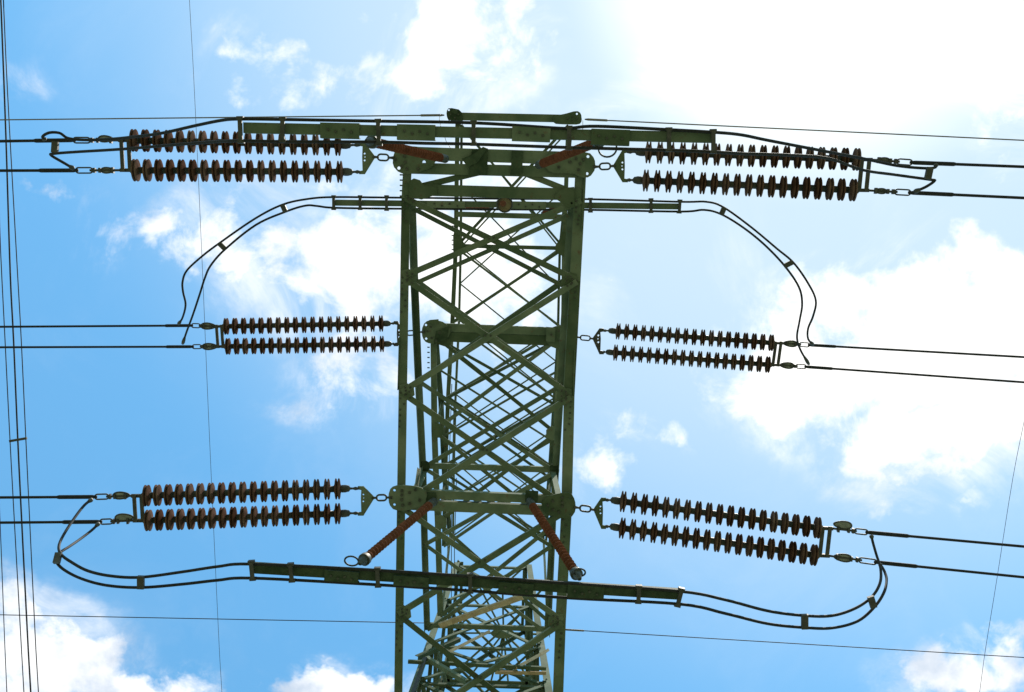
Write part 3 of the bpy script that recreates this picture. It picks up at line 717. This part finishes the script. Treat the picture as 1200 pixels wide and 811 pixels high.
obj_from('grading_cup', lathe_mesh('grading_cup', [(-.03,.03),(-.03,.10),(-.06,.118),(-.055,.126),(0,.118),(.03,.06)], 24, M_CUP), END_ON, axis_mat(P(591.5,239.5,17.80), UP))
tube('cup_rim', [P(591.5,239.5,17.74)+Vector((math.cos(q)*.128, math.sin(q)*.128, 0)) for q in [i*math.pi/12 for i in range(24)]], .018, M_STEEL, END_ON, 6, True)
obj_from('rib_core', lathe_mesh('rib_core', [(-.09,.02),(-.085,.045),(-.04,.055),(0,.05)], 16, M_RUSTI), END_ON, axis_mat(P(589.5,238.5,17.76), UP))

# ---------------------------------------------------------------- earth wires
def span(label, a, b, r, mat, name='earth_wire', cat='wire', group=None, k=.04, Z0=ZE, fit=0):
    za = Z0; zb = Z0 - k*abs(b[0]-a[0])/F*Z0
    A, B = P(a[0],a[1],za), P(b[0],b[1],zb)
    root = empty(name, A, label, cat, group)
    tube('stranded_cable', far_line(A, B), r, mat, root, 6)
    if fit:
        d = (B-A).normalized(); tube('end_fitting', [A-d*.05, A+d*.02, A+d*fit, A+d*(fit+.03)], [.012,.024,.024,.012], M_EARTH, root, 8)
    return root
GE = 'thin earth wires fixed to the pylon'
span('thin earth wire from the topmost bracket running to the left edge', (518,135), (0,140.5), .014, M_EARTH, group=GE, Z0=ZE-.05, fit=.42)
span('thin earth wire from the topmost bracket running to the right edge', (688,140), (1200,164.5), .014, M_EARTH, group=GE, Z0=ZE-.05, fit=.4)
span('thin wire crossing the lower left sky below the long jumper bar', (520,730.5), (0,720.5), .0105, M_CABLE, group=GE, Z0=23.8)
span('thin wire crossing the lower right sky below the long jumper bar', (640,736.5), (1200,770.5), .0105, M_CABLE, group=GE, Z0=23.8, fit=.9)
# curls of bonding wire at the bracket
cw = empty('bonding_wire', P(516,136,ZE-.1), 'short curled bonding wire hanging at the left end of the topmost bracket', 'wire')
tube('wire_strand', catmull([P(516,134,ZE-.1),P(515,140,ZE-.25),P(517,150,ZE-.4),P(521,160,ZE-.4),P(524,168,ZE-.3),P(530,176,ZE-.2)],5), .006, M_EARTH, cw, 5)
cw2 = empty('bonding_wire', P(683,141,ZE-.1), 'short straight bonding wire hanging at the right end of the topmost bracket', 'wire')
tube('wire_strand', catmull([P(683,141,ZE-.1),P(683,148,ZE-.25),P(682.5,156,ZE-.3)],5), .006, M_EARTH, cw2, 5)

# a second line crossing high up at the left, and single wires
def high_wire(label, pts, Z, r, group=None):
    q = [P(x, y, Z) for x, y in pts]
    d0 = (q[0]-q[1]).normalized(); d1 = (q[-1]-q[-2]).normalized()
    q = [q[0]+d0*60] + [q[0]+d0*6] + q + [q[-1]+d1*6, q[-1]+d1*60]
    return wire('overhead_wire', catmull(q, 4), r, label, 'wire', M_CABLE, group, 6)
GH = 'wires of a second line crossing along the left edge'
high_wire('thin leftmost wire of the three tied by a spacer', [(-8,0),(-1,250),(6,400),(13,540),(24,740),(28,811)], 30, .015, GH)
high_wire('thick middle wire of the three tied by a spacer', [(1,0),(5,200),(16,400),(22,540),(32,740),(36,811)][0:1]+[(7,160),(12,320),(16,400),(22,540),(32,740),(36,811)], 30, .024, GH)
high_wire('thin rightmost wire of the three tied by a spacer', [(4,0),(9,110),(20,310),(25,400),(31.5,540),(41,740),(45,811)], 30, .015, GH)
high_wire('single thin wire touching the lower left corner', [(-12,400),(-4,540),(0,610),(5,740),(8,811)], 32, .014, GH)
high_wire('single faint wire crossing left of the insulator sets from top to bottom', [(222,0),(228,110),(237,310),(244.5,490),(256,740),(260,811)], 42, .0095)
high_wire('single faint wire slanting down at the lower right edge', [(1205,470),(1187,560),(1168,680),(1155,760),(1148,811)], 42, .0095)
sp = beam('wire_spacer', P(11,517,29.95), P(31.5,513.5,29.95), pR(.07,.05), UP, M_STEEL, None)
sp['label'] = 'small spacer rod tying three wires near the left edge'; sp['category'] = 'spacer'
